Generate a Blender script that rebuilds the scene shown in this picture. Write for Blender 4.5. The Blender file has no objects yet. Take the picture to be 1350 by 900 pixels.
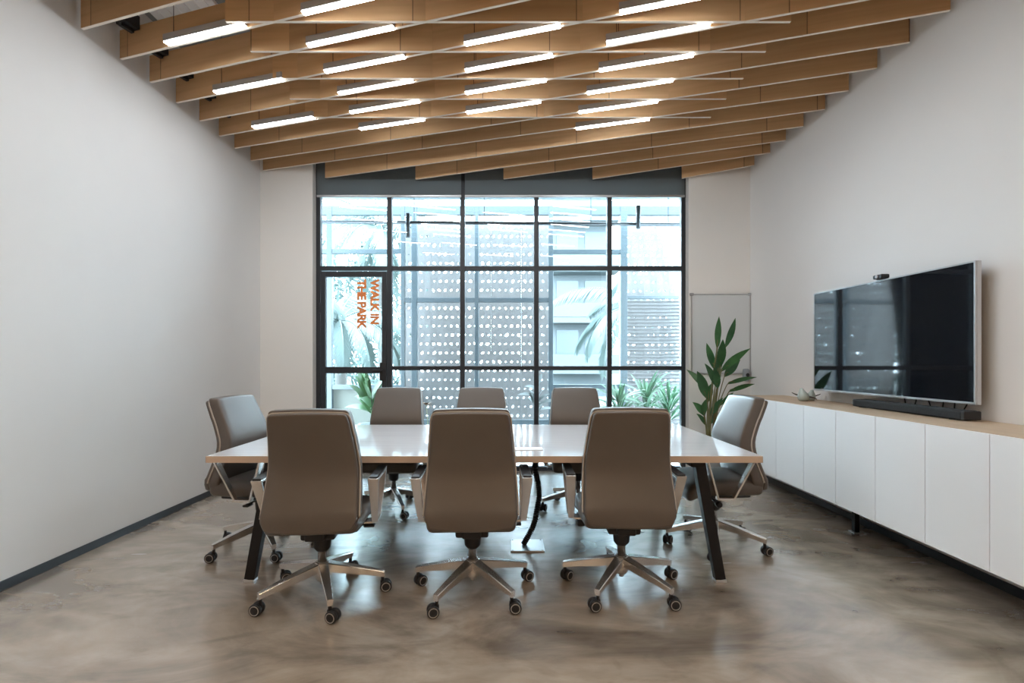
import bpy, bmesh, math, random
from mathutils import Vector, Matrix
random.seed(11)
PI = math.pi
R = math.radians
C = bpy.context.scene.collection
H, F, VX, VY = 1.29, 672.0, 669.0, 475.0          # eye height, focal length and principal point (1350 x 900 frame)

def P(px, py, Y):
    return Vector(((px - VX) / F * Y, Y, H - (py - VY) / F * Y))

# ------------------------------------------------------------------ materials
def mat(name, col, rough=0.5, metal=0.0, spec=0.5, emit=None, estr=0.0, coat=0.0, trans=0.0):
    m = bpy.data.materials.new(name); m.use_nodes = True
    b = m.node_tree.nodes['Principled BSDF']
    b.inputs['Base Color'].default_value = (*col, 1)
    b.inputs['Roughness'].default_value = rough
    b.inputs['Metallic'].default_value = metal
    b.inputs['Specular IOR Level'].default_value = spec
    b.inputs['Coat Weight'].default_value = coat
    if emit:
        b.inputs['Emission Color'].default_value = (*emit, 1)
        b.inputs['Emission Strength'].default_value = estr
    return m

def noise_mat(name, c1, c2, scale=(1, 1, 1), nscale=5, detail=6, rough=(0.4, 0.5), bump=0.0, bscale=None, spec=0.5, lo=0.35, hi=0.65, dist=0.0):
    m = mat(name, c1, rough[0], spec=spec)
    nt = m.node_tree; N = nt.nodes; L = nt.links; b = N['Principled BSDF']
    tc = N.new('ShaderNodeTexCoord'); mp = N.new('ShaderNodeMapping'); mp.inputs['Scale'].default_value = scale
    L.new(tc.outputs['Object'], mp.inputs['Vector'])
    n = N.new('ShaderNodeTexNoise'); n.inputs['Scale'].default_value = nscale; n.inputs['Detail'].default_value = detail
    n.inputs['Distortion'].default_value = dist
    L.new(mp.outputs[0], n.inputs['Vector'])
    r = N.new('ShaderNodeValToRGB'); r.color_ramp.elements[0].position = lo; r.color_ramp.elements[1].position = hi
    r.color_ramp.elements[0].color = (*c1, 1); r.color_ramp.elements[1].color = (*c2, 1)
    L.new(n.outputs['Fac'], r.inputs['Fac']); L.new(r.outputs[0], b.inputs['Base Color'])
    mr = N.new('ShaderNodeMapRange'); mr.inputs['To Min'].default_value = rough[0]; mr.inputs['To Max'].default_value = rough[1]
    L.new(n.outputs['Fac'], mr.inputs['Value']); L.new(mr.outputs[0], b.inputs['Roughness'])
    if bump:
        n2 = N.new('ShaderNodeTexNoise'); n2.inputs['Scale'].default_value = bscale or nscale * 4; n2.inputs['Detail'].default_value = 4
        L.new(mp.outputs[0], n2.inputs['Vector'])
        bp = N.new('ShaderNodeBump'); bp.inputs['Strength'].default_value = bump; bp.inputs['Distance'].default_value = 0.01
        L.new(n2.outputs['Fac'], bp.inputs['Height']); L.new(bp.outputs[0], b.inputs['Normal'])
    return m

def floor_mat():
    m = mat('polished_concrete', (0.3, 0.25, 0.2), 0.3)
    nt = m.node_tree; N = nt.nodes; L = nt.links; b = N['Principled BSDF']
    tc = N.new('ShaderNodeTexCoord'); mp = N.new('ShaderNodeMapping'); mp.inputs['Scale'].default_value = (0.55, 1.1, 1)
    mp.inputs['Rotation'].default_value = (0, 0, R(-25))
    L.new(tc.outputs['Object'], mp.inputs['Vector'])
    n = N.new('ShaderNodeTexNoise'); n.inputs['Scale'].default_value = 1.6; n.inputs['Detail'].default_value = 9; n.inputs['Roughness'].default_value = 0.62; n.inputs['Distortion'].default_value = 1.1
    L.new(mp.outputs[0], n.inputs['Vector'])
    r = N.new('ShaderNodeValToRGB'); e = r.color_ramp.elements
    e[0].position = 0.33; e[0].color = (0.25, 0.205, 0.16, 1); e[1].position = 0.68; e[1].color = (0.62, 0.54, 0.445, 1)
    x = e.new(0.5); x.color = (0.45, 0.375, 0.295, 1)
    L.new(n.outputs['Fac'], r.inputs['Fac'])
    # dark trowel streaks
    mp2 = N.new('ShaderNodeMapping'); mp2.inputs['Scale'].default_value = (0.8, 1.7, 1); mp2.inputs['Rotation'].default_value = (0, 0, R(38))
    L.new(tc.outputs['Object'], mp2.inputs['Vector'])
    n2 = N.new('ShaderNodeTexNoise'); n2.inputs['Scale'].default_value = 1.7; n2.inputs['Detail'].default_value = 8; n2.inputs['Distortion'].default_value = 1.8
    L.new(mp2.outputs[0], n2.inputs['Vector'])
    r2 = N.new('ShaderNodeValToRGB'); r2.color_ramp.elements[0].position = 0.30; r2.color_ramp.elements[1].position = 0.46
    r2.color_ramp.elements[0].color = (0.62, 0.60, 0.58, 1); r2.color_ramp.elements[1].color = (1, 1, 1, 1)
    L.new(n2.outputs['Fac'], r2.inputs['Fac'])
    mx = N.new('ShaderNodeMix'); mx.data_type = 'RGBA'; mx.blend_type = 'MULTIPLY'; mx.inputs[0].default_value = 0.8
    L.new(r.outputs[0], mx.inputs[6]); L.new(r2.outputs[0], mx.inputs[7]); L.new(mx.outputs[2], b.inputs['Base Color'])
    mr = N.new('ShaderNodeMapRange'); b.inputs['Specular IOR Level'].default_value = 1.0; b.inputs['Coat Weight'].default_value = 1.0; b.inputs['Coat IOR'].default_value = 2.1; b.inputs['Coat Roughness'].default_value = 0.20; mr.inputs['To Min'].default_value = 0.12; mr.inputs['To Max'].default_value = 0.34
    L.new(n2.outputs['Fac'], mr.inputs['Value']); L.new(mr.outputs[0], b.inputs['Roughness'])
    n3 = N.new('ShaderNodeTexNoise'); n3.inputs['Scale'].default_value = 5.5; n3.inputs['Detail'].default_value = 6; n3.inputs['Distortion'].default_value = 0.8
    L.new(mp.outputs[0], n3.inputs['Vector'])
    r3 = N.new('ShaderNodeValToRGB'); r3.color_ramp.elements[0].position = 0.3; r3.color_ramp.elements[1].position = 0.7
    r3.color_ramp.elements[0].color = (0.80, 0.80, 0.80, 1); r3.color_ramp.elements[1].color = (1.08, 1.08, 1.08, 1)
    L.new(n3.outputs['Fac'], r3.inputs['Fac'])
    mx2 = N.new('ShaderNodeMix'); mx2.data_type = 'RGBA'; mx2.blend_type = 'MULTIPLY'; mx2.inputs[0].default_value = 1.0
    L.new(mx.outputs[2], mx2.inputs[6]); L.new(r3.outputs[0], mx2.inputs[7]); L.new(mx2.outputs[2], b.inputs['Base Color'])
    bp = N.new('ShaderNodeBump'); bp.inputs['Strength'].default_value = 0.10; bp.inputs['Distance'].default_value = 0.01
    L.new(n3.outputs['Fac'], bp.inputs['Height']); L.new(bp.outputs[0], b.inputs['Normal']); L.new(bp.outputs[0], b.inputs['Coat Normal'])
    return m

def glass_mat(name, tint=(0.96, 0.985, 0.985), gloss=1.0):
    m = bpy.data.materials.new(name); m.use_nodes = True
    nt = m.node_tree; N = nt.nodes; L = nt.links
    N.remove(N['Principled BSDF']); out = N['Material Output']
    t = N.new('ShaderNodeBsdfTransparent'); t.inputs[0].default_value = (*tint, 1)
    g = N.new('ShaderNodeBsdfGlossy'); g.inputs['Roughness'].default_value = 0.0
    fr = N.new('ShaderNodeFresnel'); fr.inputs[0].default_value = 1.5
    mu = N.new('ShaderNodeMath'); mu.operation = 'MULTIPLY'; mu.inputs[1].default_value = gloss
    L.new(fr.outputs[0], mu.inputs[0])
    mx = N.new('ShaderNodeMixShader'); L.new(mu.outputs[0], mx.inputs[0]); L.new(t.outputs[0], mx.inputs[1]); L.new(g.outputs[0], mx.inputs[2])
    L.new(mx.outputs[0], out.inputs[0])
    return m

def blind_mat():
    m = bpy.data.materials.new('sunscreen_mesh'); m.use_nodes = True
    nt = m.node_tree; N = nt.nodes; L = nt.links
    b = N['Principled BSDF']; out = N['Material Output']
    b.inputs['Base Color'].default_value = (0.13, 0.155, 0.165, 1); b.inputs['Roughness'].default_value = 0.8
    t = N.new('ShaderNodeBsdfTransparent')
    mx = N.new('ShaderNodeMixShader'); mx.inputs[0].default_value = 0.87
    L.new(t.outputs[0], mx.inputs[1]); L.new(b.outputs[0], mx.inputs[2]); L.new(mx.outputs[0], out.inputs[0])
    return m

def ply_mat(name, c1, c2):
    m = noise_mat(name, c1, c2, scale=(0.35, 6, 6), nscale=3.0, detail=7, rough=(0.45, 0.6), lo=0.3, hi=0.7, dist=0.4)
    nt = m.node_tree; N = nt.nodes; L = nt.links; b = N['Principled BSDF']
    src = b.inputs['Base Color'].links[0].from_socket
    tc = N.new('ShaderNodeTexCoord'); sx = N.new('ShaderNodeSeparateXYZ'); L.new(tc.outputs['Object'], sx.inputs[0])
    oi = N.new('ShaderNodeObjectInfo')
    a = N.new('ShaderNodeMath'); a.operation = 'MULTIPLY_ADD'; a.inputs[1].default_value = 0.95; L.new(sx.outputs['X'], a.inputs[0])
    k = N.new('ShaderNodeMath'); k.operation = 'MULTIPLY'; k.inputs[1].default_value = 37.0; L.new(oi.outputs['Random'], k.inputs[0]); L.new(k.outputs[0], a.inputs[2])
    fl = N.new('ShaderNodeMath'); fl.operation = 'FLOOR'; L.new(a.outputs[0], fl.inputs[0])
    wn = N.new('ShaderNodeTexWhiteNoise'); wn.noise_dimensions = '1D'; L.new(fl.outputs[0], wn.inputs['W'])
    mr = N.new('ShaderNodeMapRange'); mr.inputs['To Min'].default_value = 0.80; mr.inputs['To Max'].default_value = 1.06; L.new(wn.outputs['Value'], mr.inputs['Value'])
    fr = N.new('ShaderNodeMath'); fr.operation = 'FRACT'; L.new(a.outputs[0], fr.inputs[0])
    gt = N.new('ShaderNodeMath'); gt.operation = 'GREATER_THAN'; gt.inputs[1].default_value = 0.006; L.new(fr.outputs[0], gt.inputs[0])
    g2 = N.new('ShaderNodeMapRange'); g2.inputs['To Min'].default_value = 0.35; L.new(gt.outputs[0], g2.inputs['Value'])
    mu = N.new('ShaderNodeMath'); mu.operation = 'MULTIPLY'; L.new(mr.outputs[0], mu.inputs[0]); L.new(g2.outputs[0], mu.inputs[1])
    mx = N.new('ShaderNodeMix'); mx.data_type = 'RGBA'; mx.blend_type = 'MULTIPLY'; mx.inputs[0].default_value = 1.0
    L.new(src, mx.inputs[6]); L.new(mu.outputs[0], mx.inputs[7]); L.new(mx.outputs[2], b.inputs['Base Color'])
    return m

def wood_mat(name, c1, c2, sc):
    return noise_mat(name, c1, c2, scale=sc, nscale=3.0, detail=7, rough=(0.45, 0.6), lo=0.3, hi=0.7, dist=0.4)

M = {}
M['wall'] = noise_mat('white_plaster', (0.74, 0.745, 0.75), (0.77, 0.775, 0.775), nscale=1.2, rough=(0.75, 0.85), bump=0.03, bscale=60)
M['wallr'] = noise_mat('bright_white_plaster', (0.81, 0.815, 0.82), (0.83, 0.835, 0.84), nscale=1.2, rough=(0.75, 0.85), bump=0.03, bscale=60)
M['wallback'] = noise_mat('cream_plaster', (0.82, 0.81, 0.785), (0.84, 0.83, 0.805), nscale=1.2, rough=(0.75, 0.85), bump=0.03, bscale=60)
M['wallrear'] = noise_mat('brown_plaster', (0.32, 0.22, 0.15), (0.38, 0.27, 0.19), nscale=1.2, rough=(0.75, 0.85))
M['ceil'] = noise_mat('grey_concrete_soffit', (0.22, 0.235, 0.24), (0.27, 0.28, 0.285), nscale=2, rough=(0.8, 0.9))
M['floor'] = floor_mat()
M['skirt'] = mat('dark_skirting', (0.018, 0.022, 0.028), 0.4)
M['ply'] = ply_mat('birch_plywood', (0.60, 0.365, 0.18), (0.74, 0.475, 0.25))
M['plyedge'] = mat('plywood_edge', (0.90, 0.82, 0.72), 0.6)
M['oak'] = wood_mat('pale_oak', (0.50, 0.37, 0.25), (0.60, 0.46, 0.33), (5, 0.6, 5))
M['alu'] = mat('brushed_aluminium', (0.55, 0.56, 0.57), 0.35, 1.0)
M['lampalu'] = mat('anodised_housing', (0.42, 0.42, 0.44), 0.45, 0.2)
M['led'] = mat('led_diffuser', (0.9, 0.9, 0.9), 0.4, emit=(0.93, 0.97, 1.0), estr=21)
M['warmfill'] = mat('warm_fill_led', (0.9, 0.9, 0.9), 0.4, emit=(1.0, 0.72, 0.46), estr=105)  # glow of the added fill downlights
M['black'] = mat('black_metal', (0.008, 0.008, 0.010), 0.5, spec=0.35)
M['frame'] = mat('charcoal_window_frame', (0.022, 0.026, 0.032), 0.42)
M['plastic'] = mat('black_plastic', (0.012, 0.012, 0.014), 0.5)
M['leather'] = noise_mat('taupe_leather', (0.110, 0.093, 0.080), (0.122, 0.104, 0.090), nscale=3, rough=(0.34, 0.40), bump=0.05, bscale=350)
M['piping'] = mat('leather_piping', (0.48, 0.43, 0.38), 0.35)
M['chrome'] = mat('polished_aluminium', (0.74, 0.72, 0.70), 0.26, 0.9)
M['ring'] = mat('grey_wheel_ring', (0.42, 0.40, 0.38), 0.35, 0.3)
M['top'] = noise_mat('white_gloss_laminate', (0.64, 0.63, 0.645), (0.70, 0.69, 0.70), scale=(0.5, 9, 1), nscale=4, rough=(0.06, 0.11), spec=1.0)
M['topedge'] = mat('warm_tinted_white_edge', (0.62, 0.48, 0.37), 0.45)  # white laminate edge, with the dim warm light on it put into the colour
M['white'] = mat('white_lacquer', (0.88, 0.89, 0.91), 0.42)
M['carcass'] = mat('grey_carcass', (0.30, 0.30, 0.30), 0.6)
M['screen'] = mat('glossy_screen', (0.006, 0.008, 0.012), 0.05, spec=1.0, coat=1.0); M['screen'].node_tree.nodes['Principled BSDF'].inputs['Coat IOR'].default_value = 1.9
M['silver'] = mat('silver_bezel', (0.62, 0.63, 0.65), 0.3, 0.7)
M['fabric'] = noise_mat('black_speaker_cloth', (0.010, 0.011, 0.013), (0.022, 0.023, 0.026), nscale=120, rough=(0.8, 0.9))
M['ceramic'] = mat('pale_green_glaze', (0.42, 0.50, 0.48), 0.25, coat=0.4)
M['twig'] = mat('dark_twig', (0.05, 0.04, 0.035), 0.7)
M['steel'] = mat('satin_steel', (0.66, 0.67, 0.68), 0.28, 1.0)
M['board'] = mat('whiteboard_enamel', (0.66, 0.69, 0.71), 0.3)
M['leaf'] = noise_mat('glossy_leaf', (0.018, 0.085, 0.028), (0.045, 0.16, 0.05), nscale=6, rough=(0.32, 0.42))
M['stem'] = mat('plant_stem', (0.16, 0.15, 0.055), 0.6)
M['pot'] = mat('grey_planter', (0.30, 0.33, 0.36), 0.6)
M['soil'] = mat('soil', (0.05, 0.04, 0.03), 0.9)
M['glass'] = glass_mat('window_glass')
M['blind'] = blind_mat()
M['vinyl'] = mat('orange_vinyl', (0.82, 0.23, 0.045), 0.5)
M['paleframe'] = mat('pale_blue_aluminium', (0.031, 0.043, 0.050), 0.45)
M['perf'] = mat('perforated_sheet', (0.090, 0.0845, 0.0835), 0.5)
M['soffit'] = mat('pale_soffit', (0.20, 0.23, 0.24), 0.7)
M['deck'] = noise_mat('pale_deck_tile', (0.66, 0.67, 0.67), (0.70, 0.71, 0.71), nscale=3, rough=(0.4, 0.5))
M['parapet'] = mat('cream_render', (0.08, 0.083, 0.071), 0.8)
M['palm'] = noise_mat('palm_leaf', (0.026, 0.052, 0.046), (0.066, 0.095, 0.088), nscale=1.5, rough=(0.4, 0.5))
M['trunk'] = noise_mat('palm_trunk', (0.05, 0.05, 0.045), (0.075, 0.07, 0.065), nscale=9, rough=(0.8, 0.9))
M['brightleaf'] = noise_mat('bright_leaf', (0.012, 0.06, 0.014), (0.034, 0.10, 0.028), nscale=5, rough=(0.35, 0.45))
M['agave'] = noise_mat('grey_green_leaf', (0.013, 0.062, 0.024), (0.034, 0.10, 0.045), nscale=4, rough=(0.4, 0.5))
M['dried'] = mat('dried_flower', (0.13, 0.075, 0.045), 0.8)
M['greyleaf'] = mat('grey_leaf', (0.07, 0.08, 0.078), 0.7)
M['bldwall'] = mat('white_render', (0.058, 0.068, 0.072), 0.8)
M['bldglass'] = mat('blue_glazing', (0.025, 0.040, 0.048), 0.3)
M['ground'] = noise_mat('pale_paving', (0.10, 0.12, 0.11), (0.13, 0.145, 0.14), nscale=0.6, rough=(0.8, 0.9))
M['mark'] = mat('black_mark', (0.01, 0.01, 0.01), 0.3)

# ------------------------------------------------------------------ mesh builder
class B:
    def __init__(s): s.bm = bmesh.new(); s.mi = 0
    def _tag(s, faces, smooth=False):
        for f in faces: f.material_index = s.mi; f.smooth = smooth
    def box(s, x0, x1, y0, y1, z0, z1, bev=0.0, mtx=None, seg=2):
        vs = [s.bm.verts.new((x, y, z)) for x in (x0, x1) for y in (y0, y1) for z in (z0, z1)]
        idx = [(0, 1, 3, 2), (4, 6, 7, 5), (0, 4, 5, 1), (2, 3, 7, 6), (0, 2, 6, 4), (1, 5, 7, 3)]
        fs = [s.bm.faces.new([vs[i] for i in q]) for q in idx]
        s._tag(fs)
        if mtx is not None:
            for v in vs: v.co = mtx @ v.co
        if bev:
            es = list({e for f in fs for e in f.edges})
            r = bmesh.ops.bevel(s.bm, geom=es, offset=bev, segments=seg, profile=0.5, affect='EDGES')
            s._tag(r['faces'])
        return s
    def bar(s, a, b, w0, h0, w1=None, h1=None, up=Vector((0, 0, 1)), bev=0.0):
        a = Vector(a); b = Vector(b); w1 = w0 if w1 is None else w1; h1 = h0 if h1 is None else h1
        d = (b - a).normalized(); sx = d.cross(up)
        if sx.length < 1e-5: sx = Vector((1, 0, 0))
        sx.normalize(); u = sx.cross(d).normalized()
        def ring(p, w, h): return [s.bm.verts.new(p + sx * i * w / 2 + u * j * h / 2) for i, j in ((-1, -1), (1, -1), (1, 1), (-1, 1))]
        r0, r1 = ring(a, w0, h0), ring(b, w1, h1)
        fs = [s.bm.faces.new(r0[::-1]), s.bm.faces.new(r1)]
        for i in range(4): fs.append(s.bm.faces.new((r0[i], r0[(i + 1) % 4], r1[(i + 1) % 4], r1[i])))
        s._tag(fs)
        if bev:
            es = list({e for f in fs for e in f.edges})
            r = bmesh.ops.bevel(s.bm, geom=es, offset=bev, segments=2, profile=0.5, affect='EDGES'); s._tag(r['faces'])
        return s
    def tube(s, pts, r, n=8, r1=None, closed=False):
        pts = [Vector(p) for p in pts]; r1 = r if r1 is None else r1; k = len(pts); rings = []
        ref = None
        for i, p in enumerate(pts):
            if closed: d = pts[(i + 1) % k] - pts[i - 1]
            else: d = pts[min(i + 1, k - 1)] - pts[max(i - 1, 0)]
            d.normalize()
            if ref is None:
                ref = Vector((0, 0, 1)) if abs(d.z) < 0.9 else Vector((1, 0, 0))
            a = d.cross(ref).normalized(); bb = a.cross(d).normalized(); ref = bb
            rr = r + (r1 - r) * i / max(k - 1, 1)
            rings.append([s.bm.verts.new(p + (a * math.cos(2 * PI * j / n) + bb * math.sin(2 * PI * j / n)) * rr) for j in range(n)])
        fs = []
        for i in range(k if closed else k - 1):
            q0, q1 = rings[i], rings[(i + 1) % k]
            for j in range(n): fs.append(s.bm.faces.new((q0[j], q0[(j + 1) % n], q1[(j + 1) % n], q1[j])))
        s._tag(fs, True)
        if not closed:
            s._tag([s.bm.faces.new(rings[0][::-1]), s.bm.faces.new(rings[-1])])
        return s
    def cyl(s, a, b, r, n=20, r1=None): return s.tube([a, b], r, n, r1)
    def lathe(s, prof, n=24, mtx=None, smooth=True):
        rings = []
        for r, z in prof:
            rings.append([s.bm.verts.new((r * math.cos(2 * PI * j / n), r * math.sin(2 * PI * j / n), z)) for j in range(n)])
        fs = []
        for q0, q1 in zip(rings, rings[1:]):
            for j in range(n): fs.append(s.bm.faces.new((q0[j], q0[(j + 1) % n], q1[(j + 1) % n], q1[j])))
        s._tag(fs, smooth); s._tag([s.bm.faces.new(rings[0][::-1]), s.bm.faces.new(rings[-1])])
        if mtx is not None:
            for q in rings:
                for v in q: v.co = mtx @ v.co
        return s
    def prism(s, pts, vec):
        vec = Vector(vec); a = [s.bm.verts.new(p) for p in pts]; b = [s.bm.verts.new(Vector(p) + vec) for p in pts]; n = len(pts)
        fs = [s.bm.faces.new(a[::-1]), s.bm.faces.new(b)]
        for i in range(n): fs.append(s.bm.faces.new((a[i], a[(i + 1) % n], b[(i + 1) % n], b[i])))
        s._tag(fs); return s
    def rbox(s, hx, hy, hz, r, deform=None, k=3, m=(8, 3, 8)):
        """rounded box on a grid, then any deformation"""
        def axis(h, m):
            rr = min(r, h * 0.98); out = []
            for i in range(k): out.append(-h + rr * (1 - math.cos(PI / 2 * i / k)) )
            for i in range(m + 1): out.append(-(h - rr) + 2 * (h - rr) * i / m)
            for i in range(k - 1, -1, -1): out.append(h - rr * (1 - math.cos(PI / 2 * i / k)))
            return out
        A = [axis(h, q) for h, q in zip((hx, hy, hz), m)]; hh = (hx, hy, hz); V = {}
        def vert(i, j, l):
            key = (i, j, l)
            if key not in V:
                p = [A[0][i], A[1][j], A[2][l]]; c = [max(-(h - min(r, h * .98)), min(h - min(r, h * .98), q)) for q, h in zip(p, hh)]
                d = Vector(p) - Vector(c)
                q = Vector(c) + (d.normalized() * r if d.length > 1e-7 else Vector())
                for t in range(3):
                    q[t] = max(-hh[t], min(hh[t], q[t]))
                if deform: q = Vector(deform(q))
                V[key] = s.bm.verts.new(q)
            return V[key]
        n = [len(a) - 1 for a in A]; fs = []
        for i in range(n[0]):
            for j in range(n[1]):
                for l in (0, n[2]):
                    q = [vert(i, j, l), vert(i + 1, j, l), vert(i + 1, j + 1, l), vert(i, j + 1, l)]
                    fs.append(s.bm.faces.new(q if l else q[::-1]))
        for i in range(n[0]):
            for l in range(n[2]):
                for j in (0, n[1]):
                    q = [vert(i, j, l), vert(i, j, l + 1), vert(i + 1, j, l + 1), vert(i + 1, j, l)]
                    fs.append(s.bm.faces.new(q if j else q[::-1]))
        for j in range(n[1]):
            for l in range(n[2]):
                for i in (0, n[0]):
                    q = [vert(i, j, l), vert(i, j + 1, l), vert(i, j + 1, l + 1), vert(i, j, l + 1)]
                    fs.append(s.bm.faces.new(q if i else q[::-1]))
        s._tag(fs, True); return s
    def blade(s, pts, width, fold=0.25, up=Vector((0, 0, 1)), prof=None, thick=0.0):
        """leaf along a spine: two strips folded on the midrib"""
        pts = [Vector(p) for p in pts]; k = len(pts); L_, C_, R_ = [], [], []
        for i, p in enumerate(pts):
            d = (pts[min(i + 1, k - 1)] - pts[max(i - 1, 0)]).normalized(); a = d.cross(up)
            if a.length < 1e-4: a = d.cross(Vector((0, 1, 0)))
            a.normalize(); nn = a.cross(d).normalized()
            t = i / (k - 1); w = width / 2 * (prof(t) if prof else math.sin(PI * min(1, (t * 0.96 + 0.03)) ** 0.85))
            C_.append(s.bm.verts.new(p)); L_.append(s.bm.verts.new(p - a * w + nn * w * fold)); R_.append(s.bm.verts.new(p + a * w + nn * w * fold))
        fs = []
        for i in range(k - 1):
            fs.append(s.bm.faces.new((L_[i], C_[i], C_[i + 1], L_[i + 1]))); fs.append(s.bm.faces.new((C_[i], R_[i], R_[i + 1], C_[i + 1])))
        s._tag(fs, True); return s
    def obj(s, name, m, parent=None, loc=None, rot=None, fix=True):
        if fix: bmesh.ops.recalc_face_normals(s.bm, faces=s.bm.faces)
        me = bpy.data.meshes.new(name); s.bm.to_mesh(me); s.bm.free()
        for q in (m if isinstance(m, (list, tuple)) else [m]): me.materials.append(q)
        o = bpy.data.objects.new(name, me); C.objects.link(o)
        if loc is not None: o.location = loc
        if rot is not None: o.rotation_euler = rot
        if parent: o.parent = parent
        return o

def tag(o, label=None, cat=None, group=None, kind=None):
    if label: o['label'] = label
    if cat: o['category'] = cat
    if group: o['group'] = group
    if kind: o['kind'] = kind
    return o
def empty(name, loc=(0, 0, 0), rz=0.0):
    o = bpy.data.objects.new(name, None); C.objects.link(o); o.location = loc; o.rotation_euler = (0, 0, rz); o.empty_display_size = 0.1
    return o
def thing(name, label, cat, loc=(0, 0, 0), rz=0.0, group=None): return tag(empty(name, loc, rz), label, cat, group)
def struct(b, name, m, label=None, cat=None): return tag(b.obj(name, m), label, cat, None, 'structure')
def copy_tree(o, parent=None):
    c = o.copy(); C.objects.link(c)
    if parent is not None: c.parent = parent
    for ch in list(o.children): copy_tree(ch, c)
    return c

# ------------------------------------------------------------------ room shell
XL, XR, YB, YR, ZC = -2.838, 2.786, 5.85, -3.2, 4.0
WX0, WX1, WZ1 = -2.235, 2.08, 3.72
struct(B().box(XL - .2, XR + .2, YR - .2, YB + .26, -.12, 0), 'floor', M['floor'], 'polished brown grey concrete floor under the table', 'floor')
struct(B().box(XL - .2, XR + .2, YR - .2, YB + .26, ZC, ZC + .15), 'ceiling', M['ceil'], 'grey concrete ceiling above the wooden fins', 'ceiling')
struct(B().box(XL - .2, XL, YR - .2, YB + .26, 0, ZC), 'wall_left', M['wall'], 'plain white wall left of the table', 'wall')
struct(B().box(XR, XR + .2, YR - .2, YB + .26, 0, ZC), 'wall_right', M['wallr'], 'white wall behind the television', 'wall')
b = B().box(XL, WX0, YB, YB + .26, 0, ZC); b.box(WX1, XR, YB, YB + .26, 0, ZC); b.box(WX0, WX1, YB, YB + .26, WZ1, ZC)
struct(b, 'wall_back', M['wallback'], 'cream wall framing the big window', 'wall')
struct(B().box(XL, XR, YR - .2, YR, 0, ZC), 'wall_rear', M['wallrear'], 'brown wall behind the viewer', 'wall')
struct(B().box(XL, XL + .012, YR, YB, 0, .055, .003), 'baseboard_left', M['skirt'], 'dark strip baseboard along the left wall', 'baseboard')
struct(B().box(XR - .012, XR, YR, YB, 0, .055, .003), 'baseboard_right', M['skirt'], 'dark strip baseboard under the white cabinets', 'baseboard')
b = B().box(XL + .012, WX0 - .02, YB - .012, YB, 0, .055, .003); b.box(WX1 + .02, XR - .012, YB - .012, YB, 0, .055, .003)
struct(b, 'baseboard_back', M['skirt'], 'dark strip baseboard below the cream wall', 'baseboard')

# ------------------------------------------------------------------ window wall
YF = 5.985                                   # middle of the frame depth
win = tag(empty('window_1', (0, YF, 0)), 'black framed floor to ceiling glass wall behind the table', 'window', None, 'structure')
MX = [-1.379, -.525, .338, 1.192]
TZ = [1.20, 2.367, 3.385]
FD = .035
b = B().box(WX0, WX0 + .05, -FD, FD, 0, WZ1, .003); b.box(WX1 - .05, WX1, -FD, FD, 0, WZ1, .003)
b.box(WX0, WX1, -FD, FD, WZ1 - .05, WZ1, .003); b.box(MX[0], WX1, -FD, FD, 0, .05, .003)
b.obj('frame', M['frame'], win)
for x in MX: B().box(x - .027, x + .027, -FD - .004, FD + .004, 0, WZ1, .003).obj('mullion', M['frame'], win)
for z in TZ:
    b = B(); xs = [WX0 + .05] + MX + [WX1 - .05]
    for i in range(5):
        if i == 0 and z < 2: continue
        b.box(xs[i] + (.026 if i else -.005), xs[i + 1] - (.026 if i < 4 else -.005), -FD, FD, z - .025, z + .025, .003)
    b.obj('transom', M['frame'], win)
xs = [WX0 + .04] + MX + [WX1 - .04]; zs = [.04] + TZ + [WZ1 - .03]
for i in range(5):
    for j in range(4):
        if i == 0 and j < 2: continue
        B().box(xs[i] + .01, xs[i + 1] - .01, -.004, .004, zs[j] + .01, zs[j + 1] - .01).obj('pane', M['glass'], win)
# door leaf in the left bay
door = tag(empty('door_1', (WX0 + .055, YF - .012, 0)), 'black framed glass door with orange vinyl lettering', 'door', None, 'structure')
dw = MX[0] - .032 - (WX0 + .055); dz = 2.328
b = B(); st = .055
b.box(0, st, -.03, .03, .012, dz, .003); b.box(dw - st, dw, -.03, .03, .012, dz, .003)
b.box(st, dw - st, -.03, .03, dz - .06, dz, .003); b.box(st, dw - st, -.03, .03, .012, .11, .003)
b.box(st, dw - st, -.03, .03, 1.14, 1.215, .003)
b.obj('door_frame', M['frame'], door)
B().box(st - .01, dw - st + .01, -.004, .004, .10, 1.15).obj('pane', M['glass'], door)
B().box(st - .01, dw - st + .01, -.004, .004, 1.205, dz - .05).obj('pane', M['glass'], door)
b = B().box(dw - .075, dw + .002, -.05, -.028, 1.055, 1.265, .004); b.bar((dw - .045, -.07, 1.17), (dw - .15, -.075, 1.17), .018, .022, bev=.004); b.cyl((dw - .045, -.05, 1.17), (dw - .045, -.08, 1.17), .011, 12)
b.obj('handle', M['plastic'], door)
for k, z in enumerate((.35, 1.9)):
    B().cyl((-.002, -.04, z - .06), (-.002, -.04, z + .06), .01, 12).obj('hinge', M['frame'], door)
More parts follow.
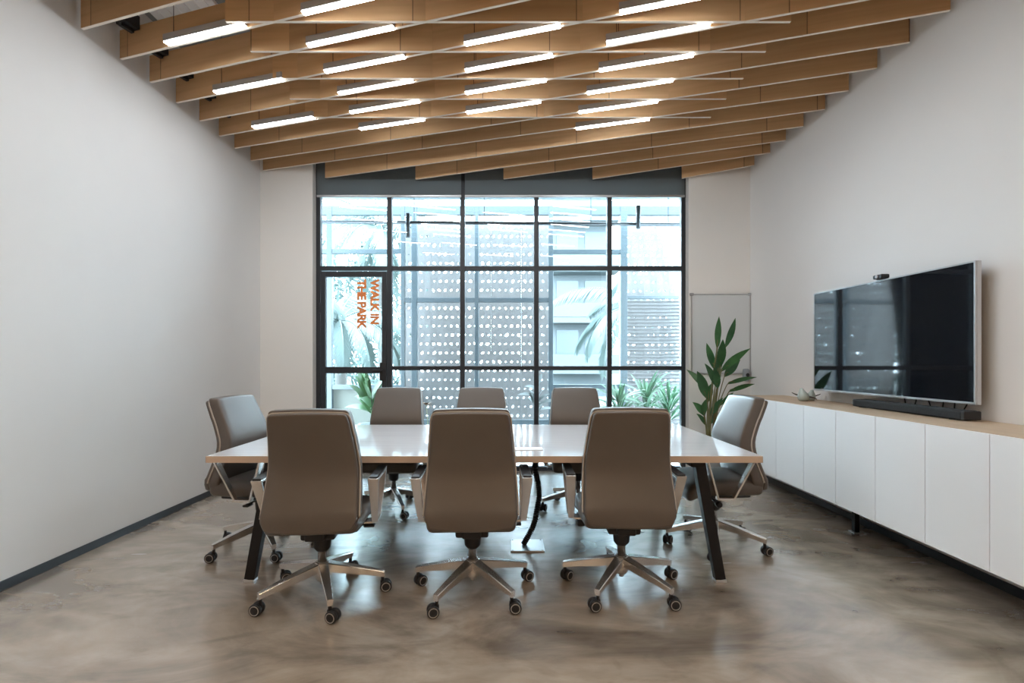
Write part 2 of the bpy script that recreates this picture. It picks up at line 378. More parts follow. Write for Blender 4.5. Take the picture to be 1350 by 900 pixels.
def lettering(txt, pxc, py0, py1, px0, px1):
    cu = bpy.data.curves.new('vinyl_lettering', 'FONT'); cu.body = txt; cu.size = 1.0; cu.align_x = 'LEFT'; cu.extrude = .0006; cu.offset = .042
    cu.space_character = 1.06
    o = bpy.data.objects.new('vinyl_lettering', cu); C.objects.link(o); cu.materials.append(M['vinyl'])
    bpy.context.view_layer.update()
    w, h = o.dimensions.x, o.dimensions.y
    Y = YF - .02
    p0, p1 = P(px0, py0, Y), P(px1, py1, Y)
    tw = abs(p1.z - p0.z); th = abs(p1.x - p0.x)
    sx, sy = tw / w, th / h
    # bake the size into the curve so that the object stays unscaled
    cu.size = sy; bpy.context.view_layer.update()
    cu.space_character = 1.06 * (tw / o.dimensions.x)
    cu.extrude = .0006; cu.offset = .042 * sy
    o.parent = door
    o.rotation_euler = (PI / 2, PI / 2, 0)      # reads from the top down, letter tops to the right
    o.location = (p0.x - door.location.x, Y - door.location.y, p0.z)
    return o
lettering('WALK IN', 495, 368.5, 435.5, 489, 500.5)
lettering('THE PARK', 478, 368.5, 443, 471.5, 483.5)

# roller blinds
for x0, x1, lab in ((WX0 + .02, MX[1] - .012, 'dark mesh roller blind over the two panes left of centre'), (MX[1] + .03, WX1 - .02, 'dark mesh roller blind over the three right panes')):
    t = thing('roller_blind', lab, 'blind', ((x0 + x1) / 2, 5.925, 3.19), 0, 'window roller blinds')
    w = (x1 - x0) / 2
    B().box(-w, w, -.0006, .0006, .02, .53).obj('blind_fabric', M['blind'], t)
    B().box(-w, w, -.010, .010, -.004, .022, .004).obj('bottom_bar', M['silver'], t)
    B().cyl((-w, 0, .495), (w, 0, .495), .03, 16).obj('roller_tube', M['plastic'], t)

# ------------------------------------------------------------------ ceiling fins
FT, FH = .018, .205
ordn = ['first', 'second', 'third', 'fourth', 'fifth', 'sixth', 'seventh', 'eighth', 'ninth', 'tenth', 'eleventh', 'twelfth', 'thirteenth', 'fourteenth', 'fifteenth', 'sixteenth']
def fin(a, c, label, group, bracket=False):
    """a, c: bottom corners of the fin's two ends"""
    a = Vector(a); c = Vector(c); d = c - a; L = math.hypot(d.x, d.y)
    t = thing('ceiling_fin', label, 'ceiling fin', a, math.atan2(d.y, d.x), group)
    s = d.z / L; up = Vector((0, 0, 1))
    def slab(z0, z1, y0, y1):
        return [(0, y0, z0), (L, y0, z0 + s * L), (L, y0, z1 + s * L), (0, y0, z1)], (0, y1 - y0, 0)
    p, v = slab(.003, FH, 0, FT)
    B().prism(p, v).obj('panel', M['ply'], t)
    p, v = slab(0, .003, 0, FT)
    B().prism(p, v).obj('edge_strip', M['plyedge'], t)
    if bracket:
        B().box(.10, .20, -.10, .0, FH - .035, FH + .06, .004).box(.135, .165, -.105, -.015, FH - .06, FH - .035, .003).obj('bracket', M['plastic'], t)
    for q in (.22 * L, .78 * L):
        B().cyl((q, FT / 2, FH + s * q - .01), (q, FT / 2, ZC - a.z), .004, 8).obj('hanger_rod', M['alu'], t)
    return t
HB = H + 2.18
def zo(off): return F * 2.18 / off
leftpx = [37.5, 77.5, 108, 135, 159, 179, 195, 211.5, 224.3]
rightpx = {6: 13, 7: 55.3, 8: 89.3, 9: 119, 10: 143.8, 11: 166.2, 12: 184.7, 13: 201, 14: 217.5}
backpx = {10: (428.5, 234.5), 11: (547.7, 236.5), 12: (663.8, 236), 13: (781, 236), 14: (899, 235)}
DZ = 1.745
FINS = []
for k in range(-1, 15):
    if k < 1:
        zl = zo(VY - leftpx[0]) - .316 * (1 - k); A = (XL + .035, zl, HB)
    elif k < 10:
        A = (XL + .035, zo(VY - leftpx[k - 1]), HB)
    else:
        p = P(backpx[k][0], backpx[k][1], 5.875 if k < 14 else 5.82); A = tuple(p)
    Cc = (XR - .03, zo(VY - rightpx[k]), HB) if k in rightpx else (XR - .03, A[1] - DZ, HB)
    n = 14 - k
    if k >= 10:
        lab = 'slanting plywood ceiling fin starting above the window, %s of five from the right' % ordn[14 - k]
    elif k >= 1:
        lab = 'long slanting plywood ceiling fin, %s along the left wall from the window' % ordn[9 - k]
    else:
        lab = 'slanting plywood ceiling fin, %s beyond the photo frame overhead' % ordn[-k]
    FINS.append((A, Cc)); fin(A, Cc, lab, 'slanting plywood fins', 1 <= k <= 9)
crossY = [zo(VY - y) for y in (154.3, 130, 103, 67.5, 28)] + [2.96]
names = ['nearest the window', 'second from the window', 'third from the window', 'fourth from the window', 'fifth from the window', 'sixth from the window']
for y, nm in zip(crossY, names):
    fin((-1.815, y, HB - .0006), (1.825, y, HB - .0006), 'straight plywood cross fin parallel to the window, %s' % nm, 'straight cross fins')

# ------------------------------------------------------------------ linear pendants
def lamp_at(p0, p1, label):
    p0 = Vector(p0); p1 = Vector(p1); d = p1 - p0; L = d.length
    t = thing('linear_pendant', label, 'pendant lamp', p0, math.atan2(d.y, d.x), 'linear led pendants')
    w = .024
    B().box(0, L, -w, w, .008, .056, .003).obj('housing', M['lampalu'], t)
    B().box(.003, L - .003, -w + .004, w - .004, 0, .009, .003).obj('diffuser', M['led'], t)
    for x in (.07, L - .07): B().cyl((x, 0, .048), (x, 0, ZC - p0.z), .0022, 6).obj('wire', M['black'], t)
    return t
def lamp_px(l, r, label):
    o0, o1 = VY - l[1], VY - r[1]; zz = 2.172
    Y0 = F * zz / o0; X0 = (l[0] - VX) / F * Y0
    Y1 = F * zz / o1; X1 = (r[0] - VX) / F * Y1
    # keep every lamp the same real length and angle
    m = Vector(((X0 + X1) / 2, (Y0 + Y1) / 2, H + zz)); a = math.atan2(-.302, 1); d = Vector((math.cos(a), math.sin(a), 0)) * .335
    return lamp_at(m - d, m + d, label)
cols = [
 ('leftmost column', [((334, 168), (413, 156)), ((283, 122), (373, 106)), ((218, 58), (323, 34))]),
 ('second column from left', [((474, 171), (560, 158)), ((462, 150), (553, 133)), ((447, 125), (544, 106)), ((428, 95), (534, 76)), ((406, 60), (519, 38)), ((400, 16), (524, -8))]),
 ('third column from left', [((616, 150), (712, 134)), ((615, 124), (719, 106)), ((614, 95), (729, 73)), ((613, 59), (739, 35))]),
 ('rightmost column', [((760, 171), (856, 157)), ((764, 150), (867, 133)), ((775, 125), (887, 105)), ((791, 96), (914, 71)), ((801, 60), (936, 31)), ((818, 18), (968, -12))]),
]
for cn, ls in cols:
    for i, (l, r) in enumerate(ls):
        lamp_px(l, r, 'glowing linear pendant in the %s, %s' % (cn, 'nearest the window' if i == 0 else ordn[i] + ' from the window'))
for i, (x, y) in enumerate(((-1.75, 2.55), (-.9, 2.45), (0.05, 2.30), (.95, 2.35), (-1.4, 1.6), (-.2, 1.4), (1.0, 1.3))):
    a = math.atan2(-.302, 1); d = Vector((math.cos(a), math.sin(a), 0)) * .335; m = Vector((x, y, H + 2.172))
    lamp_at(m - d, m + d, 'glowing linear pendant overhead beyond the photo frame, %s towards the viewer' % ordn[i])
# unseen downlights, added as warm fill light from behind the viewer
for i, (x, y) in enumerate(((-1.6, -.9), (0, -.9), (1.6, -.9), (-1.6, -2.2), (0, -2.2), (1.6, -2.2))):
    t = thing('fill_downlight', 'added warm fill downlight behind the viewer, %s of six' % ordn[i], 'downlight', (x, y, ZC), 0, 'added warm fill lamps')
    B().tube([(.108 * math.cos(q * PI / 14), .108 * math.sin(q * PI / 14), -.006) for q in range(28)], .012, 8, closed=True).obj('trim_ring', M['black'], t)
    B().lathe([(.10, -.012), (.10, -.002)], 28).obj('lens', M['warmfill'], t)
# ceiling air diffuser seen between the fins at the left
t = thing('air_diffuser', 'white slotted air diffuser on the grey ceiling at left', 'air vent', (-2.48, 3.83, ZC))
b = B().box(-.28, .28, -.2, .2, -.03, 0, .004)
for i in range(6): b.box(-.24 + i * .085, -.20 + i * .085, -.18, .18, -.038, -.03)
b.obj('grille', M['white'], t)

# ------------------------------------------------------------------ conference table
TX0, TX1, TY0, TY1, TZ1 = -1.706, 1.444, 2.88, 4.29, .75
tcx, tcy = (TX0 + TX1) / 2, (TY0 + TY1) / 2; hx, hy = (TX1 - TX0) / 2, (TY1 - TY0) / 2
tab = thing('conference_table', 'long white gloss conference table with slanted black legs', 'table', (tcx, tcy, 0))
B().box(-hx + .002, hx - .002, -hy + .002, hy - .002, TZ1 - .038, TZ1, .0015).obj('tabletop', M['top'], tab)
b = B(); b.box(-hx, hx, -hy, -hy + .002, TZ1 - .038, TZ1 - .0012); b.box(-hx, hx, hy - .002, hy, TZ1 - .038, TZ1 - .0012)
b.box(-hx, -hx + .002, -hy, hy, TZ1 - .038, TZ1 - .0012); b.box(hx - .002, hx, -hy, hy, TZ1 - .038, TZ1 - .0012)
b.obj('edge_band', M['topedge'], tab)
b = B().box(-1.2, 1.2, -.42, -.36, TZ1 - .085, TZ1 - .04, .003); b.box(-1.2, 1.2, .36, .42, TZ1 - .085, TZ1 - .04, .003)
for sx in (-1, 1): b.box(sx * 1.24 - .04, sx * 1.24 + .04, -.62, .62, TZ1 - .08, TZ1 - .038, .003)
b.obj('under_frame', M['black'], tab)
for sx in (-1, 1):
    for sy in (-1, 1):
        lg = B().bar((sx * 1.255, sy * .575, .712), (sx * 1.372, sy * .600, .014), .062, .062, .058, .050, up=Vector((0, 1, 0)), bev=.003).obj('leg', M['black'], tab)
        B().box(sx * 1.374 - .032, sx * 1.374 + .032, sy * .600 - .027, sy * .600 + .027, 0, .016, .002).obj('foot_pad', M['silver'], lg)
ph = P(697, 594, .54 * F / (592 - VY))
hat = B().box(-.085, .085, -.045, .045, TZ1, TZ1 + .006, .002).obj('cable_hatch', M['white'], tab, loc=(ph.x - tcx, ph.y - tcy, 0))

# cable spine and floor box
t = thing('floor_plate', 'square steel floor box plate under the table', 'floor plate', (.137, 3.54, 0))
B().box(-.115, .115, -.115, .115, 0, .010, .003).obj('cover', M['steel'], t)
for sx in (-1, 1):
    for sy in (-1, 1): B().lathe([(.006, .010), (.006, .012), (.003, .013)], 10, Matrix.Translation((sx * .10, sy * .10, 0))).obj('screw', M['alu'], t)
t = thing('cable_spine', 'black segmented cable spine curving from table underside to floor plate', 'cable duct', (.10, 3.54, .010))
path = [P(690, 716, 3.54), P(697, 705, 3.55), P(704, 690, 3.58), P(708, 672, 3.62), P(711, 652, 3.66), P(709, 634, 3.68), P(706, 618, 3.68)]
path = [Vector(p) - Vector((.10, 3.54, .010)) for p in path]; path[0].z = .004; path.append(path[-1] + Vector((-.005, 0, 0)))
path[-1].z = .698
def interp(pts, n):
    out = []
    for i in range(n):
        u = i / (n - 1) * (len(pts) - 1); k = min(int(u), len(pts) - 2); f = u - k
        p0 = pts[max(k - 1, 0)]; p1 = pts[k]; p2 = pts[k + 1]; p3 = pts[min(k + 2, len(pts) - 1)]
        out.append(0.5 * ((2 * p1) + (p2 - p0) * f + (2 * p0 - 5 * p1 + 4 * p2 - p3) * f * f + (3 * p1 - p0 - 3 * p2 + p3) * f ** 3))
    return out
sp = interp(path, 46); b = B()
for i in range(0, 45): 
    d = (sp[i + 1] - sp[i]); b.tube([sp[i] + d * .08, sp[i] + d * .5, sp[i] + d * .9], .021, 12, .018)
b.tube(sp, .013, 8); b.obj('spine_links', M['plastic'], t)
B().tube(interp([Vector((.10, .09, .63)), Vector((.07, .07, .48)), Vector((.055, .06, .36)), Vector((.05, .06, .30))], 14), .005, 8).obj('loose_cable', M['black'], t)

# ------------------------------------------------------------------ office chairs
def sm(a, b_, x):
    x = max(0, min(1, (x - a) / (b_ - a))); return x * x * (3 - 2 * x)
def prof_y(z):                      # outer face of the backrest against height
    pts = [(.40, -.272), (.50, -.262), (.60, -.222), (.70, -.186), (.76, -.184), (.85, -.215), (.95, -.258), (1.06, -.306)]
    for (z0, y0), (z1, y1) in zip(pts, pts[1:]):
        if z <= z1 or z1 == 1.06:
            f = (z - z0) / (z1 - z0); return y0 + (y1 - y0) * f
def smooth_y(z): return sum(prof_y(z + q * .012) for q in (-2, -1, 0, 1, 2)) / 5
def prof_w(z):                      # half width of the backrest against height
    pts = [(.40, .232), (.48, .246), (.60, .241), (.74, .232), (.90, .216), (1.06, .198)]
    for (z0, y0), (z1, y1) in zip(pts, pts[1:]):
        if z <= z1 or z1 == 1.06: return y0 + (y1 - y0) * (z - z0) / (z1 - z0)
def back_piece(z0, z1, t0, t1, inset, r, crown):
    zc, hz, hyy = (z0 + z1) / 2, (z1 - z0) / 2, (t1 - t0) / 2
    def f(p):
        z = zc + p.z; w = (prof_w(z) - inset) / .22
        x = p.x * w; e = (p.x / .22) ** 2
        drop = .006 * e if z > .9 else (-.018 * e if z < .5 else 0); x *= 1 - .085 * max(0, 1 - (z - z0) / .055) ** 2 - .05 * max(0, 1 - (z1 - z) / .035) ** 2
        y = smooth_y(z) + t0 + hyy + p.y + crown * (1 - e) * (1 if p.y > 0 else -.6) * sm(0, .08, min(z - z0, z1 - z) + .02)
        return (x, y, z - drop)
    return B().rbox(.22, hyy, hz, r, f, 3, (10, 2, 18))
def make_chair():
    t = empty('office_chair')
    # seat
    def sf(p):
        fr = sm(.10, .26, p.y); z = p.z + .452 - .045 * fr * fr + .012 * (1 - (p.x / .25) ** 2) * (1 if p.z > 0 else 0) - .004
        x = p.x * (1 - .05 * sm(-.05, -.25, p.y)); return (x, p.y + .015, z)
    B().rbox(.247, .255, .050, .04, sf, 3, (10, 10, 1)).obj('seat', M['leather'], t)
    def sp_(p):
        fr = sm(.10, .26, p.y); return (p.x * (1 - .05 * sm(-.05, -.25, p.y)), p.y + .050, p.z + .398 - .045 * fr * fr)
    B().rbox(.230, .205, .012, .011, sp_, 2, (8, 10, 1)).obj('seat_pan', M['plastic'], t)
    back_piece(.424, 1.045, .034, .108, 0.0, .013, .004).obj('backrest', M['leather'], t)
    back_piece(.414, 1.028, .0, .036, .006, .016, .006).obj('back_shell', M['leather'], t)
    loop = []; n = 26
    zb, zt, rr = .450, 1.030, .03
    def rim(x, z):
        e = (x / max(prof_w(z), .01)) ** 2; return Vector((x, smooth_y(z) + .034, z - (.006 * e if z > .9 else (-.012 * e if z < .5 else 0))))
    for i in range(n + 1): z = zb + rr + (zt - zb - 2 * rr) * i / n; loop.append(rim(prof_w(z) - .001, z))
    for i in range(1, 5): a = PI / 2 * i / 5; loop.append(rim(prof_w(zt) - rr + rr * math.cos(a), zt - rr + rr * math.sin(a)))
    for i in range(11): loop.append(rim((prof_w(zt) - rr) * (1 - 2 * i / 10), zt))
    for i in range(1, 5): a = PI / 2 + PI / 2 * i / 5; loop.append(rim(-(prof_w(zt) - rr) + rr * math.cos(a), zt - rr + rr * math.sin(a)))
    for i in range(n + 1): z = zt - rr - (zt - zb - 2 * rr) * i / n; loop.append(rim(-prof_w(z) + .001, z))
    B().tube(loop, .0052, 6).obj('piping', M['piping'], t)
    # arm loops
    for s in (-1, 1):
        pts = [(-.145, .665), (.185, .668), (.100, .392), (-.010, .392)]; wd = [.056, .052, .034, .034]; th = .013
        cx = sum(p[0] for p in pts) / 4; cz = sum(p[1] for p in pts) / 4
        b = B(); N_ = 4
        def inset(i):
            p0, p1, p2 = Vector(pts[i - 1]), Vector(pts[i]), Vector(pts[(i + 1) % N_])
            d0 = (p1 - p0).normalized(); d1 = (p2 - p1).normalized()
            n0 = Vector((d0.y, -d0.x)); n1 = Vector((d1.y, -d1.x)); m_ = (n0 + n1); m_ = m_ / (m_.length_squared) * 2
            return p1 + m_ * th
        ins = [inset(i) for i in range(4)]
        xc = [.298, .298, .285, .285]
        ring = []
        for i in range(4):
            o_, q = pts[i], ins[i]; w = wd[i] / 2; c_ = s * xc[i]
            ring.append([b.bm.verts.new(v) for v in ((c_ - w, o_[0], o_[1]), (c_ + w, o_[0], o_[1]), (c_ + w, q.x, q.y), (c_ - w, q.x, q.y))])
        fs = []
        for i in range(4):
            a_, c2 = ring[i], ring[(i + 1) % 4]
            for j in range(4): fs.append(b.bm.faces.new((a_[j], a_[(j + 1) % 4], c2[(j + 1) % 4], c2[j])))
        bmesh.ops.recalc_face_normals(b.bm, faces=fs)
        es = [e for e in b.bm.edges]
        bmesh.ops.bevel(b.bm, geom=es, offset=.0025, segments=2, profile=.5, affect='EDGES')
        b.bar((s * .27, .045, .388), (s * .12, .045, .384), .075, .012, bev=.002)
        arm = b.obj('armrest', M['chrome'], t)
        B().box(s * .298 - .0225, s * .298 + .0225, -.135, .172, .6655, .674, .003).obj('arm_pad', M['plastic'], arm)
    # mechanism
    b = B().box(-.09, .09, -.10, .14, .330, .388, .012); b.box(-.05, .05, -.16, -.10, .345, .388, .008); b.lathe([(.030, .245), (.044, .262), (.050, .33), (.050, .345)], 20)
    b.obj('tilt_mechanism', M['plastic'], t)
    b = B().cyl((.08, .05, .372), (.235, .05, .362), .006, 8); b.box(.215, .275, .03, .07, .352, .366, .005)
    b.obj('height_lever', M['plastic'], t)
    B().cyl((-.08, .06, .355), (-.20, .06, .345), .006, 8).lathe([(.016, 0), (.020, .01), (.020, .035), (.014, .042)], 14, Matrix.Translation((-.20, .06, .345)) @ Matrix.Rotation(-PI / 2, 4, 'Y')).obj('tension_knob', M['plastic'], t)
    B().lathe([(.024, .15), (.024, .25), (.027, .25), (.027, .262)], 20).obj('gas_column', M['chrome'], t)
    b = B().lathe([(.030, .085), (.036, .095), (.042, .120), (.042, .178), (.034, .186), (.026, .186)], 24); b.lathe([(.014, .066), (.014, .09)], 14)
    b.obj('base_hub', M['chrome'], t)
    for k in range(5):
        a = 2 * PI * k / 5; mz = Matrix.Rotation(a, 4, 'Z')
        b = B(); secs = [(.030, .182, .056, .052), (.14, .160, .050, .047), (.26, .132, .038, .036), (.335, .113, .031, .032)]
        ring = []
        for x, zt_, w, h in secs:
            ring.append([b.bm.verts.new(mz @ Vector(v)) for v in ((x, -w * .36, zt_ - h), (x, w * .36, zt_ - h), (x, w / 2, zt_ - .004), (x, w * .42, zt_), (x, -w * .42, zt_), (x, -w / 2, zt_ - .004))])
        for q0, q1 in zip(ring, ring[1:]):
            for j in range(6): b.bm.faces.new((q0[j], q0[(j + 1) % 6], q1[(j + 1) % 6], q1[j]))
        b.bm.faces.new(ring[0]); b.bm.faces.new(ring[-1][::-1])
        b.obj('base_leg', M['chrome'], t)
        # caster: swivel stem and hood, two wheels
        sw = R((5, -40, 20, 168, -22)[k]); mc = Matrix.Translation(mz @ Vector((.324, 0, 0))) @ Matrix.Rotation(sw, 4, 'Z')
        b = B(); b.cyl(mc @ Vector((0, 0, .05)), mc @ Vector((0, 0, .09)), .009, 12)
        b.lathe([(.0255, -.0045), (.0255, .0045)], 18, mc @ Matrix.Translation((.018, 0, .033)) @ Matrix.Rotation(PI / 2, 4, 'X'))
        b.box(-.012, .03, -.008, .008, .04, .062, .004, mc)
        cs = b.obj('caster', M['plastic'], t)
        for s in (-1, 1):
            mw = mc @ Matrix.Translation((.018, s * .017, .0315)) @ Matrix.Rotation(-s * PI / 2, 4, 'X')
            b = B(); b.lathe([(.026, -.011), (.0305, -.008), (.0315, -.004), (.0315, .005), (.030, .009), (.0255, .011)], 24, mw)
            b.mi = 1; b.lathe([(.0245, .0105), (.0245, .0122), (.0205, .0122), (.0205, .0105)], 24, mw)
            b.mi = 0; b.lathe([(.0195, .0105), (.017, .0126), (.006, .0130)], 20, mw)
            b.obj('wheel', [M['plastic'], M['ring']], cs)
    return t
chairs = [
 # x, y, yaw, star angle, label
 (-1.02, 2.81, 5, 8, 'taupe leather swivel chair with its back to the viewer, left of the front three'),
 (-.195, 2.85, 2, 24, 'taupe leather swivel chair with its back to the viewer, middle of the front three'),
 (.648, 2.90, -2, 20, 'taupe leather swivel chair with its back to the viewer, right of the front three'),
 (1.445, 3.57, 91, 34, 'taupe leather swivel chair at the table end beside the white cabinets'),
 (-1.695, 3.53, -96, 19, 'taupe leather swivel chair at the table end beside the bare left wall'),
 (-.99, 4.44, 180, 7, 'taupe leather swivel chair facing the viewer, in front of the glass door'),
 (-.235, 4.44, 180, 40, 'taupe leather swivel chair facing the viewer, middle of the window side row'),
 (.615, 4.44, 180, 51, 'taupe leather swivel chair facing the viewer, window side seat nearest the potted plant'),
]
proto = make_chair()
for i, (x, y, yaw, star, lab) in enumerate(chairs):
    o = proto if i == 0 else copy_tree(proto)
    o.location = (x, y, 0); o.rotation_euler = (0, 0, R(yaw)); tag(o, lab, 'office chair', 'office chairs around the table')
    for c in o.children:
        if c.name.split('.')[0] in ('base_leg', 'caster'): c.rotation_euler = (0, 0, R(star - yaw))

# ------------------------------------------------------------------ credenza
XC, CT, CB = 2.303, .94, .279
seams = [5.15, 4.76, 4.372, 3.965, 3.577, 3.192, 2.811, 2.435, 2.05, 1.665, 1.28]
unit_lab = ['white two door cabinet unit at the far end behind the end chair', 'white two door cabinet unit below the ceramic birds, second from the window', 'white two door cabinet unit below the left half of the soundbar',
            'white two door cabinet unit at the right edge of the picture', 'white two door cabinet unit nearest the viewer, beyond the picture edge']
for u in range(5):
    y1, y0 = seams[2 * u], seams[2 * u + 2]; ym = seams[2 * u + 1]
    t = thing('cabinet_unit', unit_lab[u], 'cabinet', (XC, (y0 + y1) / 2, CB), 0, 'white cabinet units')
    cy = (y0 + y1) / 2
    B().box(.021, XR - XC - .0005, y0 - cy + .001, y1 - cy - .001, .0, CT - CB - .022, .001).obj('carcass', M['carcass'], t)
    for a, c in ((y0, ym), (ym, y1)):
        B().box(0, .019, a - cy + .002, c - cy - .002, 0, CT - CB - .002, .0012).obj('door', M['white'], t)
    if u in (1, 4):
        ly = {1: 3.836, 4: 1.85}[u] - cy; lx = 2.62 - XC
        lg = B().box(lx - .018, lx + .018, ly - .018, ly + .018, -CB + .004, 0, .002).obj('leg', M['black'], t); tag(lg, 'black steel leg')
        B().box(lx - .035, lx + .035, ly - .035, ly + .035, -CB, -CB + .005, .001).obj('foot_plate', M['steel'], lg)
B().box(XC + .0205, XR - .001, 1.28, 5.15, CT - .02, CT, .0008).obj('worktop', M['oak'])
tag(bpy.data.objects['worktop'], 'continuous pale oak worktop over the white cabinets', 'worktop')
t = thing('television', 'large black television with thin silver frame on the right wall', 'television', (2.667, 3.658, 1.45))
ang = math.atan2(2.639 - 2.695, 4.386 - 2.93)        # slight turn about the vertical
t.rotation_euler = (0, 0, -ang)
hw, hh = .7285, .4155
B().box(.0, .028, -hw, hw, -hh, hh, .003).box(.028, .05, -hw * .8, hw * .8, -hh * .8, hh * .6, .01).obj('housing', M['plastic'], t)
b = B()
b.box(-.006, .004, -hw, hw, hh - .009, hh, .001); b.box(-.006, .004, -hw, hw, -hh, -hh + .014, .001); b.box(-.006, .004, -hw, -hw + .010, -hh, hh, .001); b.box(-.006, .004, hw - .008, hw, -hh, hh, .001)
b.box(.004, .03, -hw - .0015, -hw + .004, -hh, hh, .001)
b.obj('silver_frame', M['silver'], t)
B().box(-.003, .001, -hw + .009, hw - .007, -hh + .013, hh - .008).obj('screen', M['screen'], t)
B().box(.05, .118, -.2, .2, -.2, .2, .006).obj('wall_mount', M['black'], t)
t = thing('webcam', 'small black webcam on top of the television', 'webcam', (2.672, 3.66, 1.866))
pw = P(1158, 370, 3.64); t.location = (2.668, 3.64, 1.866)
B().box(-.03, .03, -.045, .045, .006, .036, .008).obj('body', M['plastic'], t)
B().lathe([(.011, 0), (.013, .004), (.009, .006)], 16, Matrix.Translation((-.030, .0, .021)) @ Matrix.Rotation(-PI / 2, 4, 'Y')).obj('lens', M['silver'], t)
B().box(-.02, .042, -.02, .02, .0005, .007, .002).box(.036, .042, -.02, .02, -.03, .006, .002).obj('clip', M['plastic'], t)
t = thing('soundbar', 'long black soundbar on the oak worktop below the television', 'soundbar', (2.672, 3.40, CT))
B().box(-.052, .052, -.46, .46, .004, .060, .012, seg=3).obj('body', M['fabric'], t)
for sgn in (-1, 1): B().box(-.051, .051, sgn * .462 - .012, sgn * .462 + .012, .006, .058, .006).obj('end_cap', M['plastic'], t)
B().box(-.04, .04, -.42, -.36, 0, .006).box(-.04, .04, .36, .42, 0, .006).obj('foot', M['plastic'], t)
for i, (y, dx) in enumerate(((3.42, .0), (3.02, .03), (3.22, -.02))):
    t = tag(B().tube(interp([Vector((0, 0, 0)), Vector((.01, .04 + dx, -.10)), Vector((.0, .09 + dx, -.14)), Vector((0, .12, -.05)), Vector((.0, .14, 0))], 18), .004, 6).obj('tv_cable', M['black'], loc=(2.755, y, 1.09)),
            ['black cable drooping under the television, at the soundbar middle', 'black cable drooping under the television, nearest the viewer', 'black cable drooping under the television, between the other two'][i], 'cable', 'cables under the television')
# ceramic bird
def bird(loc, rz, sc, lab):
    t = thing('ceramic_bird', lab, 'figurine', loc, rz, 'ceramic birds')
    prof = [(.004, 0), (.030, .003), (.041, .018), (.044, .036), (.039, .056), (.028, .076), (.019, .092), (.013, .106), (.003, .113)]
    b = B().lathe([(r * sc, z * sc) for r, z in prof], 24)
    for v in b.bm.verts:
        v.co.x *= 1.08; v.co.x -= .25 * max(0, v.co.z - .05 * sc)
    b.obj('body', M['ceramic'], t)
    B().tube([(-.045 * sc, 0, .050 * sc), (-.075 * sc, 0, .062 * sc), (-.090 * sc, 0, .072 * sc)], .006 * sc, 8, .002).obj('beak', M['twig'], t)
    B().tube([(.045 * sc, 0, .040 * sc), (.08 * sc, 0, .030 * sc), (.10 * sc, 0, .020 * sc)], .008 * sc, 8, .003).obj('tail', M['twig'], t)
bird((2.555, 4.40, CT), R(-38), 1.0, 'pale green ceramic bird figurine on the oak worktop, beak pointing left')
bird((2.655, 4.465, CT), R(150), .84, 'smaller pale green ceramic bird figurine behind the other, beak pointing right')

# ------------------------------------------------------------------ whiteboard
t = thing('whiteboard', 'whiteboard with thin aluminium frame on the cream wall', 'whiteboard', (2.445, YB, 1.595))
hw_, hz_ = .335, .452
B().box(-hw_, hw_, -.014, 0, -hz_, hz_).obj('panel', M['board'], t)
b = B().box(-hw_, hw_, -.02, 0, hz_ - .006, hz_ + .006, .002); b.box(-hw_, hw_, -.02, 0, -hz_ - .006, -hz_ + .006, .002); b.box(-hw_ - .005, -hw_ + .006, -.02, 0, -hz_, hz_, .002); b.box(hw_ - .006, hw_ + .005, -.02, 0, -hz_, hz_, .002)
b.obj('frame', M['alu'], t)
for sx in (-1, 1):
    for sz in (-1, 1): B().box(sx * hw_ - .022, sx * hw_ + .022, -.024, .0, sz * hz_ - .016, sz * hz_ + .016, .007).obj('corner_cap', M['lampalu'], t)
t = thing('wall_sensor', 'small grey wall gadget under the whiteboard corner', 'wall gadget', P(982, 494, YB - .0))
B().rbox(.034, .028, .072, .02, lambda p: (p.x, p.y - .03, p.z), 3, (3, 2, 6)).obj('body', M['pot'], t)
B().lathe([(.020, 0), (.022, .004), (.016, .008)], 18, Matrix.Translation((.006, -.056, .0)) @ Matrix.Rotation(PI / 2, 4, 'X')).obj('lens', M['mark'], t)

# ------------------------------------------------------------------ indoor plant
def spine(a, b_, sag, side, n=9):
    a = Vector(a); b_ = Vector(b_); out = []
    for i in range(n):
        u = i / (n - 1); out.append(a.lerp(b_, u) + Vector((side * 4 * u * (1 - u), 0, -sag * 4 * u * (1 - u))))
    return out
PY = 5.33
pb = P(935, 600, PY)
plant = thing('potted_plant', 'tall potted plant with long glossy green leaves before the whiteboard', 'plant', (pb.x, PY, 0))
B().lathe([(.10, 0), (.135, .02), (.16, .30), (.165, .33), (.15, .33), (.145, .31), (.02, .30)], 30).obj('pot', M['pot'], plant)
B().lathe([(.144, .285), (.144, .302), (.05, .315)], 24).obj('soil', M['soil'], plant)
leaves = [ # tip, base, width px, depth offset
 ((948, 417), (945, 458), 9, .02), ((969.5, 419), (956, 458), 10, -.05), ((944, 436), (946, 458), 7, .10), ((953, 447), (949, 484), 12, -.10), ((931.5, 452), (942, 487), 11, .03), ((989.5, 459), (951, 489), 10, -.14),
 ((976, 474), (955, 496), 13, .06), ((929, 479), (943, 508), 10, -.06), ((905, 487), (929, 512), 8, .12), ((919, 489), (931, 524), 13, -.12), ((919, 500), (934, 516), 8, .07), ((946, 477), (948, 502), 9, .12),
 ((998, 497), (959, 506), 6, .02), ((995, 506), (961, 516), 7, -.10), ((913, 530), (929, 548), 9, .05), ((918, 545), (930, 560), 6, -.06), ((947, 544), (935, 559), 9, .10), ((931, 526), (928, 548), 8, -.11),
 ((939, 505), (933, 530), 10, .06), ((953, 524), (936, 548), 9, -.04), ((941, 484), (946, 512), 9, -.15), ((967, 517), (948, 535), 6, -.07), ((948, 462), (946, 492), 9, .08)]
